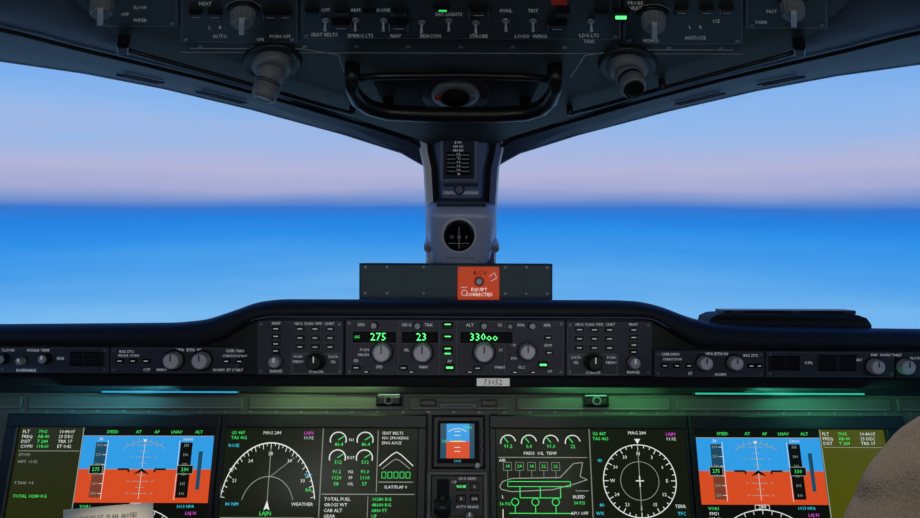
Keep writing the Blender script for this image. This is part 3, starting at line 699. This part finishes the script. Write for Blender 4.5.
for v in bm.verts:
    x,y,z=v.co; w=.076*(1-.18*max(0,-z)); d=.098; h=.118
    X=x*w; Y=y*d; Z=z*h
    if y>0:
        Y*=.93; g=lambda cx,cz,r:math.exp(-((x-cx)**2+(z-cz)**2)/r)
        Y+=.024*math.exp(-(x*x)/.02-((z+.18)**2)/.03)+.010*math.exp(-(x*x)/.02-(z-.0)**2/.06)-.010*(g(.38,.08,.03)+g(-.38,.08,.03))+.008*g(0,-.52,.03)+.010*g(0,-.82,.04)+.006*math.exp(-((z-.25)**2)/.01-x*x/.4)
    v.co=Vector((X,Y,Z))
for f in bm.faces: f.smooth=True
me=bpy.data.meshes.new('head'); bm.to_mesh(me); bm.free(); me.materials.append(SKN)
hd=bpy.data.objects.new('head',me); scene.collection.objects.link(hd); hd.location=hc-Vector(pilot.location); hd.parent=pilot
def ball(name,c,sc,m,parent=pilot,clip=None):
    bm=bmesh.new(); bmesh.ops.create_uvsphere(bm,u_segments=28,v_segments=20,radius=1)
    if clip: bmesh.ops.delete(bm,geom=[v for v in bm.verts if clip(v.co)],context='VERTS')
    for v in bm.verts: v.co=Vector((v.co.x*sc[0],v.co.y*sc[1],v.co.z*sc[2]))
    for f in bm.faces: f.smooth=True
    me=bpy.data.meshes.new(name); bm.to_mesh(me); bm.free(); me.materials.append(m)
    o=bpy.data.objects.new(name,me); scene.collection.objects.link(o); o.location=c-Vector(pilot.location); o.parent=pilot
ball('hair',hc+Vector((0,-.008,.008)),(.083,.106,.122),HAIR,clip=lambda c:(c.y>.35 and c.z<.55) or c.z<-.45)
for s in(-1,1):
    ball('eye',hc+Vector((s*.029,.081,.009)),(.012,.010,.009),WHT); ball('iris',hc+Vector((s*.029,.090,.009)),(.005,.003,.005),INK)
    ball('ear',hc+Vector((s*.077,-.004,-.008)),(.010,.020,.032),SKN)
ball('mouth',hc+Vector((0,.094,-.060)),(.024,.006,.006),mat('lips',(170,100,90),.5,bump=.02))

# ------------------------------------------------------------ sky / world
w=bpy.data.worlds.new('sky'); scene.world=w; w.use_nodes=True; nt=w.node_tree
bg=nt.nodes['Background']; tc=nt.nodes.new('ShaderNodeTexCoord'); sp=nt.nodes.new('ShaderNodeSeparateXYZ')
mp=nt.nodes.new('ShaderNodeMapping'); mp.inputs['Scale'].default_value=(1.6,1.6,18); nz=nt.nodes.new('ShaderNodeTexNoise'); nz.inputs['Scale'].default_value=1.6; nz.inputs['Detail'].default_value=5
nt.links.new(tc.outputs['Generated'],mp.inputs[0]); nt.links.new(mp.outputs[0],nz.inputs['Vector']); nt.links.new(tc.outputs['Generated'],sp.inputs[0])
ab=nt.nodes.new('ShaderNodeMath'); ab.operation='ABSOLUTE'; nt.links.new(sp.outputs['Z'],ab.inputs[0])
am=nt.nodes.new('ShaderNodeMath'); am.operation='MULTIPLY_ADD'; am.inputs[1].default_value=.7; am.inputs[2].default_value=.014; nt.links.new(ab.outputs[0],am.inputs[0])
nc=nt.nodes.new('ShaderNodeMath'); nc.operation='SUBTRACT'; nc.inputs[1].default_value=.5; nt.links.new(nz.outputs['Fac'],nc.inputs[0])
m1=nt.nodes.new('ShaderNodeMath'); m1.operation='MULTIPLY'; nt.links.new(nc.outputs[0],m1.inputs[0]); nt.links.new(am.outputs[0],m1.inputs[1])
m0=nt.nodes.new('ShaderNodeMath'); m0.operation='ADD'; nt.links.new(sp.outputs['Z'],m0.inputs[0]); nt.links.new(m1.outputs[0],m0.inputs[1])
m2=nt.nodes.new('ShaderNodeMapRange'); m2.inputs['From Min'].default_value=-.3; m2.inputs['From Max'].default_value=.5; nt.links.new(m0.outputs[0],m2.inputs['Value'])
cr=nt.nodes.new('ShaderNodeValToRGB'); nt.links.new(m2.outputs[0],cr.inputs[0])
st=[(-.3,(150,200,240)),(-.175,(122,186,240)),(-.12,(102,175,239)),(-.075,(72,159,237)),(-.045,(50,147,236)),(-.02,(38,132,228)),(-.004,(54,120,210)),(.008,(118,148,208)),(.025,(168,174,216)),(.05,(184,184,220)),(.08,(168,187,229)),(.13,(144,186,239)),(.215,(112,172,243)),(.5,(60,120,224))]
el=cr.color_ramp.elements
while len(el)>1: el.remove(el[-1])
el[0].position=0; el[0].color=lin(st[0][1])
for z,c in st[1:]:
    e=el.new((z+.3)/.8); e.color=lin(c)
nt.links.new(cr.outputs[0],bg.inputs['Color']); bg.inputs['Strength'].default_value=1.0

# unseen fill lamps added behind the seats to brighten the interior
b=B('added_ceiling_fill'); b.cyl(lambda x,y,n:Vector((x*.001,-.45+y*.001,1.6-n)),0,0,90,0,.015,WHT,r2=75,seg=32); o=b.done()
l=bpy.data.lights.new('lamp','AREA'); l.shape='DISK'; l.size=.12; l.energy=3.0; l.color=(1,.97,.92)
lo=bpy.data.objects.new('lamp',l); scene.collection.objects.link(lo); lo.parent=o; lo.location=(0,0,-.012)
for x in(-.6,.6):  # pair of glowing fill panels added on the back wall, out of view
    b=B('added_wall_fill'); F=lambda a,c,n:Vector((a,-1+n,c))
    b.box(F,x-.2,1.2,x+.2,1.4,0,.03,BEZ,.01,.01); b.box(F,x-.18,1.22,x+.18,1.38,.03,.034,mat('fill_diffuser',(255,246,232),.5,emit=1.0),.004,.002); o=b.done()
    l=bpy.data.lights.new('lamp','AREA'); l.shape='RECTANGLE'; l.size=.36; l.size_y=.16; l.energy=2.7; l.color=(1,.98,.95)
    lo=bpy.data.objects.new('lamp',l); scene.collection.objects.link(lo)
    lo.matrix_world=Matrix.Translation((x,-.955,1.3))@Vector((-x*.4,1,0)).to_track_quat('-Z','Y').to_matrix().to_4x4()
    lo.parent=o; lo.matrix_parent_inverse=Matrix.Translation(-o.location)

cam=bpy.data.cameras.new('camera'); cam.lens=36*650/920; cam.sensor_width=36; cam.clip_start=.01
co=bpy.data.objects.new('camera',cam); scene.collection.objects.link(co)
co.matrix_world=Matrix.Translation((0,0,EYE))@Matrix.Rotation(math.radians(90)-PT,4,'X')@Matrix.Rotation(math.radians(.18),4,'Z')
scene.camera=co
